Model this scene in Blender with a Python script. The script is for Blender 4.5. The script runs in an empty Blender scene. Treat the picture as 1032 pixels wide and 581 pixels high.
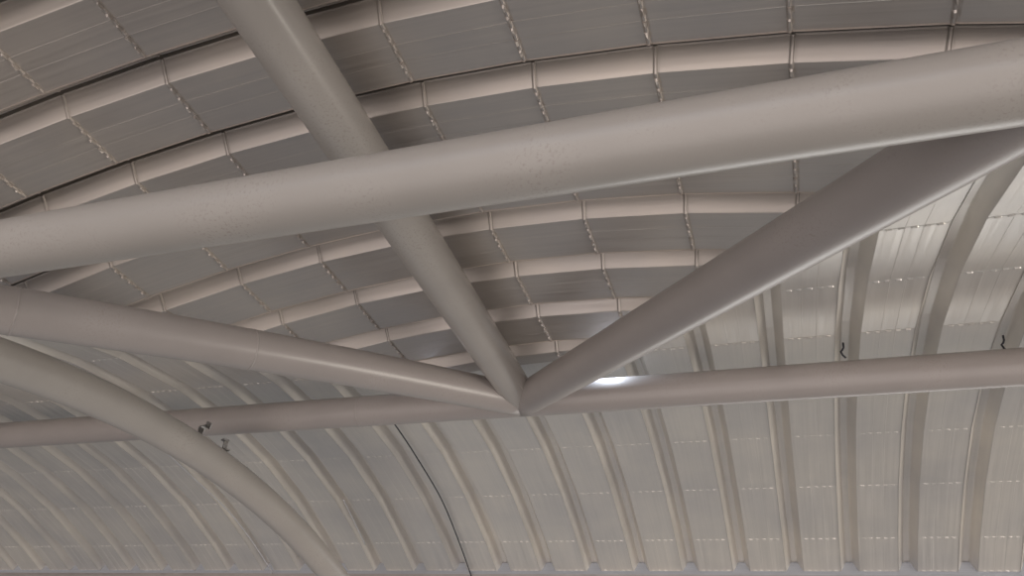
import bpy, bmesh, math, random
from mathutils import Vector, Matrix
random.seed(7)
C = bpy.context.scene.collection
S = 0.5                      # metres per roof-sheet pitch
CAMH = 1.6                   # eye height
# ------------------------------------------------------------------ camera
F = 782.32                   # focal length in px of a 1032 px wide frame
RX = Vector((0.948, 0.307, 0.082)); RY = Vector((-0.107, 0.552, -0.827)); RZ = Vector((-0.299, 0.775, 0.557))
RZ.normalize(); RX = (RX - RZ * RX.dot(RZ)).normalized(); RY = RZ.cross(RX).normalized()
cam = bpy.data.cameras.new('camera'); co = bpy.data.objects.new('camera', cam); C.objects.link(co)
rot = Matrix((RX, -RY, -RZ)).transposed()
co.matrix_world = Matrix.Translation((0, 0, CAMH)) @ rot.to_4x4()
cam.sensor_width = 36; cam.lens = F / 1032 * 36; cam.clip_start = 0.05; cam.clip_end = 500
bpy.context.scene.camera = co
def ray(u, v):
    return RX * (u - 516) + RY * (v - 290.5) + RZ * F
def W(x, y, z):              # pitch units -> metres
    return Vector((x * S, y * S, z * S + CAMH))
# ------------------------------------------------------------------ materials
def mat(name):
    m = bpy.data.materials.new(name); m.use_nodes = True
    nt = m.node_tree; b = nt.nodes['Principled BSDF']
    return m, nt, b
def N(nt, t, **k):
    n = nt.nodes.new(t)
    for a, v in k.items(): setattr(n, a, v)
    return n
def ramp(nt, src, stops):
    r = N(nt, 'ShaderNodeValToRGB'); cr = r.color_ramp
    while len(cr.elements) < len(stops): cr.elements.new(.5)
    for e, (p, c) in zip(cr.elements, stops):
        e.position = p; e.color = (*c, 1) if len(c) == 3 else c
    nt.links.new(src, r.inputs[0]); return r
def sheet_mat(name, along, base, metal, k):
    m, nt, b = mat(name); L = nt.links.new
    tc = N(nt, 'ShaderNodeNewGeometry')
    mp = N(nt, 'ShaderNodeMapping'); L(tc.outputs['Position'], mp.inputs[0])
    mp.inputs['Scale'].default_value = (1.2, 60, 1.2) if along == 'x' else (60, 1.2, 1.2)
    n1 = N(nt, 'ShaderNodeTexNoise'); n1.inputs['Scale'].default_value = 1.0; n1.inputs['Detail'].default_value = 3
    L(mp.outputs[0], n1.inputs[0])
    n2 = N(nt, 'ShaderNodeTexNoise'); n2.inputs['Scale'].default_value = 1.3; n2.inputs['Detail'].default_value = 4
    L(tc.outputs['Position'], n2.inputs[0])
    r1 = ramp(nt, n1.outputs[0], [(.3, tuple(c * (1 - k) for c in base)), (.7, tuple(min(1, c * (1 + k)) for c in base))])
    r2 = ramp(nt, n2.outputs[0], [(.3, (.86, .86, .88)), (.7, (1.05, 1.03, 1.0))])
    mx = N(nt, 'ShaderNodeMix', data_type='RGBA', blend_type='MULTIPLY'); mx.inputs[0].default_value = 1
    L(r1.outputs[0], mx.inputs[6]); L(r2.outputs[0], mx.inputs[7]); L(mx.outputs[2], b.inputs['Base Color'])
    b.inputs['Metallic'].default_value = metal
    r3 = ramp(nt, n1.outputs[0], [(.3, (.36,) * 3), (.7, (.52,) * 3)]); L(r3.outputs[0], b.inputs['Roughness'])
    bp = N(nt, 'ShaderNodeBump'); bp.inputs['Strength'].default_value = .08; bp.inputs['Distance'].default_value = .01
    L(n1.outputs[0], bp.inputs['Height']); L(bp.outputs[0], b.inputs['Normal'])
    return m
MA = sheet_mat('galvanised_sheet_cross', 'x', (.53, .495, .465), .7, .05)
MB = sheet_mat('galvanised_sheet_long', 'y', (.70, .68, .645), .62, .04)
def paint_mat(name, base, rough=.3, rust=.5):
    m, nt, b = mat(name); L = nt.links.new
    g = N(nt, 'ShaderNodeNewGeometry')
    n1 = N(nt, 'ShaderNodeTexNoise'); n1.inputs['Scale'].default_value = 2.2; n1.inputs['Detail'].default_value = 5
    L(g.outputs['Position'], n1.inputs[0])
    n2 = N(nt, 'ShaderNodeTexNoise'); n2.inputs['Scale'].default_value = 95; n2.inputs['Detail'].default_value = 4
    L(g.outputs['Position'], n2.inputs[0])
    r1 = ramp(nt, n1.outputs[0], [(.3, tuple(c * .93 for c in base)), (.7, tuple(c * 1.05 for c in base))])
    # grime: fine speckle gated by broad patches
    r2 = ramp(nt, n2.outputs[0], [(.54, (0,) * 3), (.68, (1,) * 3)])
    r3 = ramp(nt, n1.outputs[0], [(.48, (0,) * 3), (.62, (rust,) * 3)])
    mu = N(nt, 'ShaderNodeMath', operation='MULTIPLY'); L(r2.outputs[0], mu.inputs[0]); L(r3.outputs[0], mu.inputs[1])
    mx = N(nt, 'ShaderNodeMix', data_type='RGBA'); L(mu.outputs[0], mx.inputs[0]); L(r1.outputs[0], mx.inputs[6])
    mx.inputs[7].default_value = (base[0] * .66, base[1] * .62, base[2] * .58, 1)
    L(mx.outputs[2], b.inputs['Base Color']); b.inputs['Roughness'].default_value = rough
    b.inputs['Coat Weight'].default_value = .2; b.inputs['Coat Roughness'].default_value = .18
    bp = N(nt, 'ShaderNodeBump'); bp.inputs['Strength'].default_value = .12; bp.inputs['Distance'].default_value = .004
    L(n2.outputs[0], bp.inputs['Height']); L(bp.outputs[0], b.inputs['Normal'])
    return m
MT = paint_mat('grey_gloss_paint', (.375, .35, .325), .34, .5)
MT2 = paint_mat('grey_gloss_paint_dull', (.335, .305, .292), .34, .35)
def plain(name, c, rough=.5, metal=0):
    m, nt, b = mat(name)
    n = N(nt, 'ShaderNodeTexNoise'); n.inputs['Scale'].default_value = 30
    r = ramp(nt, n.outputs[0], [(.3, tuple(x * .85 for x in c)), (.7, c)])
    nt.links.new(r.outputs[0], b.inputs['Base Color'])
    b.inputs['Roughness'].default_value = rough; b.inputs['Metallic'].default_value = metal
    return m
MK = plain('black_rubber', (.02, .022, .03), .5)
MW = plain('pale_wire', (.62, .62, .64), .35, .4)
MS = plain('zinc_steel', (.30, .29, .28), .4, .7)
MC = plain('pale_closure', (.36, .38, .42), .4)
MWELD = plain('weld_bead_paint', (.58, .54, .50), .3)
# ------------------------------------------------------------------ object helpers
def link(name, bm, m, parent=None, smooth=True):
    me = bpy.data.meshes.new(name); bm.to_mesh(me); bm.free()
    o = bpy.data.objects.new(name, me); C.objects.link(o); me.materials.append(m)
    for p in me.polygons: p.use_smooth = smooth
    if parent:
        o.parent = parent; o.matrix_parent_inverse = parent.matrix_world.inverted()
    return o
def empty(name, loc):
    o = bpy.data.objects.new(name, None); C.objects.link(o); o.location = loc; o.empty_display_size = .1
    o.matrix_world = Matrix.Translation(loc)
    return o
def tag(o, label, cat, group=None, kind=None):
    o['label'] = label; o['category'] = cat
    if group: o['group'] = group
    if kind: o['kind'] = kind
    return o
def tube_bm(pts, r, seg=48, bm=None, caps=True):
    bm = bm or bmesh.new(); rings = []
    n = len(pts); up = None
    for i, p in enumerate(pts):
        d = (pts[min(i + 1, n - 1)] - pts[max(i - 1, 0)]).normalized()
        if up is None:
            up = Vector((0, 0, 1)) if abs(d.z) < .9 else Vector((1, 0, 0))
        a = (up - d * up.dot(d)).normalized(); up = a; b = d.cross(a)
        rr = r[i] if isinstance(r, (list, tuple)) else r
        rings.append([bm.verts.new(p + (a * math.cos(t) + b * math.sin(t)) * rr) for t in [2 * math.pi * k / seg for k in range(seg)]])
    for q in range(n - 1):
        for k in range(seg):
            bm.faces.new((rings[q][k], rings[q][(k + 1) % seg], rings[q + 1][(k + 1) % seg], rings[q + 1][k]))
    if caps:
        bm.faces.new(list(reversed(rings[0]))); bm.faces.new(rings[-1])
    return bm
def box_bm(bm, c, sx, sy, sz, R=None):
    vs = []
    for x in (-1, 1):
        for y in (-1, 1):
            for z in (-1, 1):
                v = Vector((x * sx / 2, y * sy / 2, z * sz / 2))
                vs.append(bm.verts.new(c + (R @ v if R else v)))
    for f in ((0, 1, 3, 2), (4, 6, 7, 5), (0, 4, 5, 1), (2, 3, 7, 6), (0, 2, 6, 4), (1, 5, 7, 3)):
        bm.faces.new([vs[i] for i in f])
# ------------------------------------------------------------------ roof sheets
ZA = lambda x: 5.72 - (x + 2.92) ** 2 / 33
ZB = lambda y: 5.78 - (y - 10.45) ** 2 / 24.5
def arc_nodes(fn, c0, step, k0, k1):
    """ crimp nodes: equal chord steps along the arch """
    out = {0: c0}
    c = c0
    for k in range(1, k1 + 1):
        s = (fn(c + .01) - fn(c - .01)) / .02; c += step / math.sqrt(1 + s * s); out[k] = c
    c = c0
    for k in range(-1, k0 - 1, -1):
        s = (fn(c + .01) - fn(c - .01)) / .02; c -= step / math.sqrt(1 + s * s); out[k] = c
    return [out[k] for k in sorted(out)]
# cross-section of one sheet over one pitch: (t, height above pan, bump cell)
OPEN, DEPTH = .33, .195
def section(slot):
    P = [(0.0, -.010, 0), (0.006, .008, 0), (.105, DEPTH - .012, 0), (.117, DEPTH, 0), (.213, DEPTH, 0), (.225, DEPTH - .012, 0), (OPEN - .008, .008, 0), (OPEN, 0, 0)] if not slot else [(0.0, -.010, 0), (0.006, .008, 0), (.122, DEPTH - .010, 0), (.132, DEPTH, 0), (.142, DEPTH, 0), (.144, DEPTH + .10, 0), (.180, DEPTH + .10, 0), (.182, DEPTH, 0), (.188, DEPTH, 0), (.198, DEPTH - .010, 0), (OPEN - .008, .008, 0), (OPEN, 0, 0)]
    cells = 11; w = (1 - OPEN) / cells
    for i in range(cells):
        t = OPEN + i * w
        if i in (4, 7):
            P += [(t - .006, 0, 2), (t, -.0022, 2), (t + .006, 0, 2)]
        b = 1 if i % 2 == 1 else 0
        P += [(t + w * .12, 0, b), (t + w * .88, 0, b)]
    P += [(1.0, 0, 0), (1.0, -.012, 0)]
    return P
SECA = section(True); SECB = section(False)
def sheet(fn, nodes, to_world, name, m, parent, rnd, ka=1.0, SEC=SECA):
    """ one curved pan-and-rib sheet with pressed crimps; to_world(s, t, z) -> Vector """
    bm = bmesh.new(); rows = []
    for i, s in enumerate(nodes):
        z = fn(s)
        sl = (fn(s + .01) - fn(s - .01)) / .02; q = 1 / math.sqrt(1 + sl * sl)
        for ds, dz in ((-.030, 0), (-.012, 1), (.004, 1), (.012, -.25), (.034, 0)):
            row = []
            zz = z
            if ds: # stay on the facet of the neighbouring node
                j = i + (1 if ds > 0 else -1)
                if 0 <= j < len(nodes): zz = z + (fn(nodes[j]) - z) * abs(ds / (nodes[j] - s))
            for (t, h, b) in SEC:
                amp = ({0: .014, 1: .034, 2: .012}[b] if h < DEPTH * .5 else .016 * ka) * (ka if s < 11 else ka * .6)
                jit = rnd.uniform(.7, 1.25) if b == 1 else 1
                hh = h - amp * dz * jit
                row.append(to_world(s + ds - sl * hh * q, t, zz + hh * q))
            rows.append(row)
    V = [[bm.verts.new(p) for p in r] for r in rows]
    for a in range(len(V) - 1):
        for b in range(len(SEC) - 1):
            bm.faces.new((V[a][b], V[a + 1][b], V[a + 1][b + 1], V[a][b + 1]))
    return bm
def cut(bm, co_, no):        # remove the side the normal points to
    g = bm.verts[:] + bm.edges[:] + bm.faces[:]
    bmesh.ops.bisect_plane(bm, geom=g, plane_co=co_, plane_no=no, clear_outer=True)
# groin lines in plan (pitch units): x = XR + (10.6-y) on the right, x = XL - .98 (10.6-y) on the left
XR, XL, YE = -2.95, -4.40, 9.98
def nrm(x, y): return Vector((x, y, 0)).normalized()
Rn = nrm(1, 1.0); Ln = nrm(-1, .98)
YA0 = 3.612; X0 = 1.112
vaultA = empty('ceiling', W(-2.92, 4, 5.72))
tag(vaultA, 'barrel-vaulted metal sheet roof bay overhead whose ribs run left to right in arcs', 'ceiling', kind='structure')
vaultB = empty('ceiling', W(-2.92, 10.4, 5.78))
tag(vaultB, 'long metal sheet vault behind the straight level tube, its ribs curving down away from view', 'ceiling', kind='structure')
nodesA = arc_nodes(ZA, -2.924, 1.14, -10, 8)
rnd = random.Random(3)
for j in range(-4, 7):
    # rib j: the far web's top edge sits on y = YA0 + j
    y0 = YA0 + j - .23
    bm = sheet(ZA, nodesA, lambda s, t, z: W(s, y0 + t, z), 'roof_sheet', MA, vaultA, rnd)
    cut(bm, W(XR, 10.6, 0), Rn); cut(bm, W(XL, 10.6, 0), Ln); cut(bm, W(0, YE, 0), Vector((0, 1, 0)))
    if len(bm.faces): 
        bmesh.ops.remove_doubles(bm, verts=bm.verts[:], dist=1e-5)
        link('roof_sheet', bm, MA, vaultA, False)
nodesB = arc_nodes(ZB, 10.0, 1.435, -6, 5)
nodesB[-1] = 16.45
OV = .12
for k in range(-26, 9):
    x0 = X0 + k - .16
    bm = sheet(ZB, nodesB, lambda s, t, z: W(x0 + t, s, z), 'roof_sheet', MB, vaultB, rnd, .45, SECB)
    # keep everything beyond y = YE, and on the near side only what lies outside the groins
    far = bm; near = bm.copy()
    cut(far, W(0, YE - OV, 0), Vector((0, -1, 0)))
    cut(near, W(0, YE - OV, 0), Vector((0, 1, 0)))
    if x0 + .5 > (XR + XL) / 2: cut(near, W(XR, 10.6 - OV * 2, 0), -Rn)
    else: cut(near, W(XL, 10.6 - OV * 2, 0), -Ln)
    me = bpy.data.meshes.new('tmp'); near.to_mesh(me); near.free(); far.from_mesh(me); bpy.data.meshes.remove(me)
    bmesh.ops.remove_doubles(far, verts=far.verts[:], dist=1e-5)
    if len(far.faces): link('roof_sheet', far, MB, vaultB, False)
# folded valley flashing closing the groins on the weather side of the sheets
for n_, (xs, sg) in enumerate(((XR, 1), (XL, -1))):
    bm = bmesh.new(); rows = []
    for i in range(28):
        d = -.2 + i * .30; row = []
        for wdt in (-.55, -.28, 0, .28, .55):
            x = xs + sg * (d * (1 if sg > 0 else .98)) + sg * wdt * .7; y = 10.6 - d + wdt * .7
            row.append(bm.verts.new(W(x, y, max(ZA(x), ZB(y)) + .225 + .02 * (wdt == 0))))
        rows.append(row)
    for a in range(len(rows) - 1):
        for b in range(4): bm.faces.new((rows[a][b], rows[a + 1][b], rows[a + 1][b + 1], rows[a][b + 1]))
    tag(link('trim_%d' % (n_ + 2), bm, MB, None, False), 'metal valley flashing along the %s groin where the two vaults meet' % ('right', 'left')[n_], 'trim', kind='structure')
# ------------------------------------------------------------------ tubes
R_ = .245 * S
def on(u, v, axis, val):     # point of the pixel ray with the given coordinate (pitch units)
    r = ray(u, v); return r * (val / r[axis])
def lin(a, b, n): return [a.lerp(b, i / (n - 1)) for i in range(n)]
def P(v): return W(v.x, v.y, v.z)
def ring_seam(bm_list, p, d, r):
    pass
def weld_ring(name, c, d, r, parent, th=.0035, m=None):
    """ a thin girth-weld bead round a tube """
    d = d.normalized(); up = Vector((0, 0, 1)); a = (up - d * up.dot(d)).normalized(); b = d.cross(a)
    bm = bmesh.new(); seg = 48; sec = 8; rows = []
    for k in range(seg):
        t = 2 * math.pi * k / seg; o = a * math.cos(t) + b * math.sin(t)
        rows.append([bm.verts.new(c + o * (r + th * .6 * math.cos(q * 2 * math.pi / sec)) + d * th * 1.5 * math.sin(q * 2 * math.pi / sec)) for q in range(sec)])
    for k in range(seg):
        for q in range(sec):
            bm.faces.new((rows[k][q], rows[(k + 1) % seg][q], rows[(k + 1) % seg][(q + 1) % sec], rows[k][(q + 1) % sec]))
    return link(name, bm, m or MT2, parent)
# level tube under the crown of the far vault
r0 = on(527, 404, 1, 10.15); zc = r0.z
ch2a, ch2b = Vector((-24, 10.15, zc)), Vector((9, 10.15, zc))
node = Vector((r0.x, 10.15, zc))
o = link('roof_tube', tube_bm([P(p) for p in lin(ch2a, ch2b, 40)], R_), MT2)
tag(o, 'level grey steel tube across mid view, met by three others at one joint', 'tube')
for x in (-6.3, 3.9): weld_ring('weld_seam', W(x, 10.15, zc), Vector((1, 0, 0)), R_, o)
# nearest heavy tube
q = on(516, 167, 1, 3.62)
o = link('roof_tube', tube_bm([P(p) for p in lin(Vector((-14, 3.62, q.z)), Vector((5, 3.62, q.z)), 40)], R_ * 1.0), MT)
tag(o, 'thickest, nearest grey steel tube, crossing in front of the other tubes', 'tube')
CH1 = Vector((0, 3.62, q.z))
# ridge tube running towards the camera
mt = on(259, 0, 2, node.z)
md = node + (mt - node) * 1.35
o = link('roof_tube', tube_bm([P(p) for p in lin(node + Vector((0, .02, 0)), md, 30)], [R_ * (1.0 + .1 * min(1, i / 12)) for i in range(30)]), MT)
tag(o, 'grey steel tube rising from the joint to the top left behind the thickest tube', 'tube')
for s, w in ((.35, .0022), (-.62, .0022), (.95, .003)):   # seam line along it
    pts = []
    ang = s
    for i in range(30):
        p = P((node + Vector((0, -.35, 0))).lerp(md, i / 29)); pts.append(p + Vector((math.sin(ang), 0, -math.cos(ang))) * R_)
    if w < .003: continue
    link('weld_seam', tube_bm(pts, w, 8), MWELD, o)
# right valley tube
e = Vector((1.98, 3.75, 3.66))
pr_ = on(900, 186, 1, 4.75)
dR = (pr_ - node); e = node + dR * ((10.15 - 3.7) / (10.15 - 4.75))
o = link('roof_tube', tube_bm([P(p) for p in lin(node, e, 30)], R_ * 1.02), MT2)
tag(o, 'grey steel tube slanting up to the right from the joint with bright lower edge', 'tube')
# left valley tube
pl_ = on(5, 315, 1, 4.55); dL = pl_ - node; e2 = node + dL * ((10.15 - 3.7) / (10.15 - 4.55))
pts = lin(node, e2, 30)
for i, p in enumerate(pts): p.z += .06 * math.sin(math.pi * i / 29)
o = link('roof_tube', tube_bm([P(p) for p in pts], R_), MT2)
tag(o, 'grey steel tube running left from the joint, thickening as it comes nearer', 'tube')
for t in (.55, .86):
    c = node + dL * t * (10.15 - 3.7) / (10.15 - 4.55); c.z += .06 * math.sin(math.pi * t)
    weld_ring('weld_seam', P(c), dL, R_, o)
# arched tube lower left
AX = -8.4
px = [(0, 363), (60, 384), (116, 409), (165, 435), (210, 463), (250, 491), (285, 523), (312, 553), (336, 581)]
ap = [on(u, v, 0, AX) for u, v in px]
n0 = len(ap)
first = ap[0] - (ap[1] - ap[0]) * 1.0; 
# circle through first, middle, last point in the y-z plane
def circ(a, b, c):
    ax, ay, bx, by, cx_, cy_ = a.y, a.z, b.y, b.z, c.y, c.z
    d = 2 * (ax * (by - cy_) + bx * (cy_ - ay) + cx_ * (ay - by))
    ux = ((ax * ax + ay * ay) * (by - cy_) + (bx * bx + by * by) * (cy_ - ay) + (cx_ * cx_ + cy_ * cy_) * (ay - by)) / d
    uy = ((ax * ax + ay * ay) * (cx_ - bx) + (bx * bx + by * by) * (ax - cx_) + (cx_ * cx_ + cy_ * cy_) * (bx - ax)) / d
    return ux, uy, math.hypot(ax - ux, ay - uy)
print('ARCH', [(round(p.y, 2), round(p.z, 2)) for p in ap], circ(ap[0], ap[4], ap[-1]))
cy0, cz0, cr = circ(ap[0], ap[4], ap[-1])
a0 = math.atan2(ap[0].z - cz0, ap[0].y - cy0); a1 = math.atan2(ap[-1].z - cz0, ap[-1].y - cy0)
arch = []
for i in range(61):
    a = a0 + (a1 - a0) * (-.35 + 1.6 * i / 60)
    arch.append(Vector((AX, cy0 + cr * math.cos(a), cz0 + cr * math.sin(a))))
archo = link('arched_roof_tube', tube_bm([P(p) for p in arch], R_), MT)
tag(archo, 'smooth grey steel tube bending down in an arch at the lower left', 'tube')
# two small clips left on the arched tube
for i, (u, v) in enumerate([(205, 431), (227, 449)]):
    c = on(u, v, 0, AX)
    b = bmesh.new(); R = Matrix.Rotation(.6 + i, 3, 'X') @ Matrix.Rotation(.5 - i * .9, 3, 'Y')
    cc = P(c)
    box_bm(b, cc, .012, .10, .035, R); box_bm(b, cc + R @ Vector((.018, .03, .02)), .045, .012, .05, R); box_bm(b, cc + R @ Vector((.018, -.04, -.01)), .045, .010, .04, R)
    o = link('steel_clip', b, MS, None, False)
    tag(o, ['small dark steel clip on the arched tube where it crosses the level tube',
            'small dark steel clip on the arched tube just below the level tube'][i], 'clip')
bm = bmesh.new(); box_bm(bm, W(-8.8, 16.50, 4.30), 36.4 * S, .012, .36 * S)
tag(link('trim_1', bm, MC, None, False), 'pale closure strip shutting the rib ends at the far foot of the vault', 'trim', kind='structure')
for i, (u, v) in enumerate([(849, 353), (1011, 346)]):
    c = on(u, v, 2, 5.52); c = P(c)
    b = tube_bm([c + Vector(q) for q in ((.012, 0, .055), (.010, 0, .02), (0, 0, .0), (-.012, 0, -.012), (-.004, 0, -.04), (.012, 0, -.062))], .0065, 10)
    tag(link('hanger_hook', b, MK, None), ['small dark hook hanging from a roof rib just above the level tube, nearer the joint',
        'small dark hook hanging from a roof rib above the level tube at the far right'][i], 'hook')
# far edge beam of the vault
o = link('edge_beam', tube_bm([W(-27, 16.62, 4.20), W(9.3, 16.62, 4.20)], .07, 32), MT2)
tag(o, 'level steel beam along the far foot of the sheet vault at the bottom of view', 'beam')
# ------------------------------------------------------------------ wires hanging along the far vault
def hitB(u, v, off):
    r = ray(u, v); lo, hi = 10.4 / r.y, 30 / r.y
    for _ in range(60):
        t = (lo + hi) / 2; p = r * t
        if p.z < ZB(p.y) - off: lo = t
        else: hi = t
    return r * lo
def wire(name, px, off, rad, m, label, cat):
    pts = [P(hitB(u, v, off)) for u, v in px]
    out = []
    for i in range(len(pts) - 1):        # Catmull-Rom smoothing
        p0, p1, p2, p3 = pts[max(i - 1, 0)], pts[i], pts[i + 1], pts[min(i + 2, len(pts) - 1)]
        for k in range(6):
            t = k / 6
            out.append(.5 * ((2 * p1) + (p2 - p0) * t + (2 * p0 - 5 * p1 + 4 * p2 - p3) * t * t + (3 * p1 - p0 - 3 * p2 + p3) * t ** 3))
    out.append(pts[-1])
    return tag(link(name, tube_bm(out, rad, 10), m), label, cat)
wire('black_cable', [(388, 415), (402, 434), (421, 463), (445, 504), (462, 545), (476, 584)], .10, .0065, MK, 'thin black cable running down the far sheets left of the joint', 'cable')
wire('pale_wire', [(150, 440), (163, 452), (195, 482), (228, 513), (252, 543), (275, 578)], .13, .007, MW, 'long thin pale wire running down the far sheets left of the arched tube', 'wire')
wire('pale_wire', [(346, 504), (356, 524), (368, 549)], .13, .007, MW, 'short pale wire on a rib midway between the arched tube and the black cable', 'wire')
# ------------------------------------------------------------------ world and lamps
w = bpy.data.worlds.new('world'); bpy.context.scene.world = w; w.use_nodes = True
nt = w.node_tree; L = nt.links.new; bg = nt.nodes['Background']
tc = N(nt, 'ShaderNodeTexCoord'); sp = N(nt, 'ShaderNodeSeparateXYZ'); L(tc.outputs['Generated'], sp.inputs[0])
ma = N(nt, 'ShaderNodeMapRange'); ma.inputs[1].default_value = -1; ma.inputs[2].default_value = 1; L(sp.outputs[2], ma.inputs[0])
# paved ground below, a bright strip of open air round the horizon, pale sky above
elev = ramp(nt, ma.outputs[0], [(0, (.225, .22, .215)), (.30, (.27, .255, .245)), (.42, (.36, .34, .31)), (.49, (.55, .54, .52)), (.52, (1.3, 1.35, 1.4)), (.75, (.8, .95, 1.25))])
cur = elev.outputs[0]
def lobe(cur, d, c0, c1, col, strength):
    vm = N(nt, 'ShaderNodeVectorMath', operation='DOT_PRODUCT'); L(tc.outputs['Generated'], vm.inputs[0]); vm.inputs[1].default_value = Vector(d).normalized()
    r = N(nt, 'ShaderNodeMapRange', interpolation_type='SMOOTHSTEP'); L(vm.outputs['Value'], r.inputs[0]); r.inputs[1].default_value = c0; r.inputs[2].default_value = c1
    sc = N(nt, 'ShaderNodeVectorMath', operation='SCALE'); sc.inputs[0].default_value = [c * strength for c in col]; L(r.outputs[0], sc.inputs['Scale'])
    ad = N(nt, 'ShaderNodeVectorMath', operation='ADD'); L(cur, ad.inputs[0]); L(sc.outputs[0], ad.inputs[1])
    return ad.outputs[0]
cur = lobe(cur, (-.05, -.87, -.42), .5, .98, (1, .885, .83), 1.85)      # sunlit paving behind the viewer
cur = lobe(cur, (.15, .98, -.05), .91, .995, (1, .985, .96), 2.9)       # daylight beyond the far edge
cur = lobe(cur, (-.75, .45, -.5), .60, .98, (.62, .72, .86), .30)      # bluish glow added to tint the left sheets
vm = N(nt, 'ShaderNodeVectorMath', operation='DOT_PRODUCT'); L(tc.outputs['Generated'], vm.inputs[0]); vm.inputs[1].default_value = (-1, 0, 0)
r = N(nt, 'ShaderNodeMapRange', interpolation_type='SMOOTHSTEP'); L(vm.outputs['Value'], r.inputs[0]); r.inputs[1].default_value = .1; r.inputs[2].default_value = .8
r.inputs[3].default_value = 1; r.inputs[4].default_value = .2             # world dimmed towards the left to darken the sheets there
sc = N(nt, 'ShaderNodeVectorMath', operation='SCALE'); L(cur, sc.inputs[0]); L(r.outputs[0], sc.inputs['Scale']); cur = sc.outputs[0]
L(cur, bg.inputs[0]); bg.inputs[1].default_value = .8
def area(name, loc, target, sx, sy, power, col):
    l = bpy.data.lights.new(name, 'AREA'); l.shape = 'RECTANGLE'; l.size = sx; l.size_y = sy; l.energy = power; l.color = col
    o = bpy.data.objects.new(name, l); C.objects.link(o); o.location = loc
    o.rotation_euler = (Vector(target) - Vector(loc)).to_track_quat('-Z', 'Y').to_euler()
    return o
g1 = on(612, 364, 2, 5.58); g2 = on(432, 386, 2, 5.55)  # small lamps added behind the slanting tubes to put glints on the level tube
area('glint_lamp', P(g1), P(g1 + Vector((.25, 1.2, -2))), .10, .04, 2.6, (.72, .84, 1))
area('glint_lamp', P(g2), P(g2 + Vector((0, .8, -2))), .12, .04, 1.6, (.68, .80, 1))
area('daylight_right', (9.5, 5.5, .3), (0, 6.5, 4), 5, 3, 430, (1, .92, .82))
vs = bpy.context.scene.view_settings
vs.view_transform = 'Standard'; vs.look = 'None'; vs.exposure = .04; vs.gamma = 1
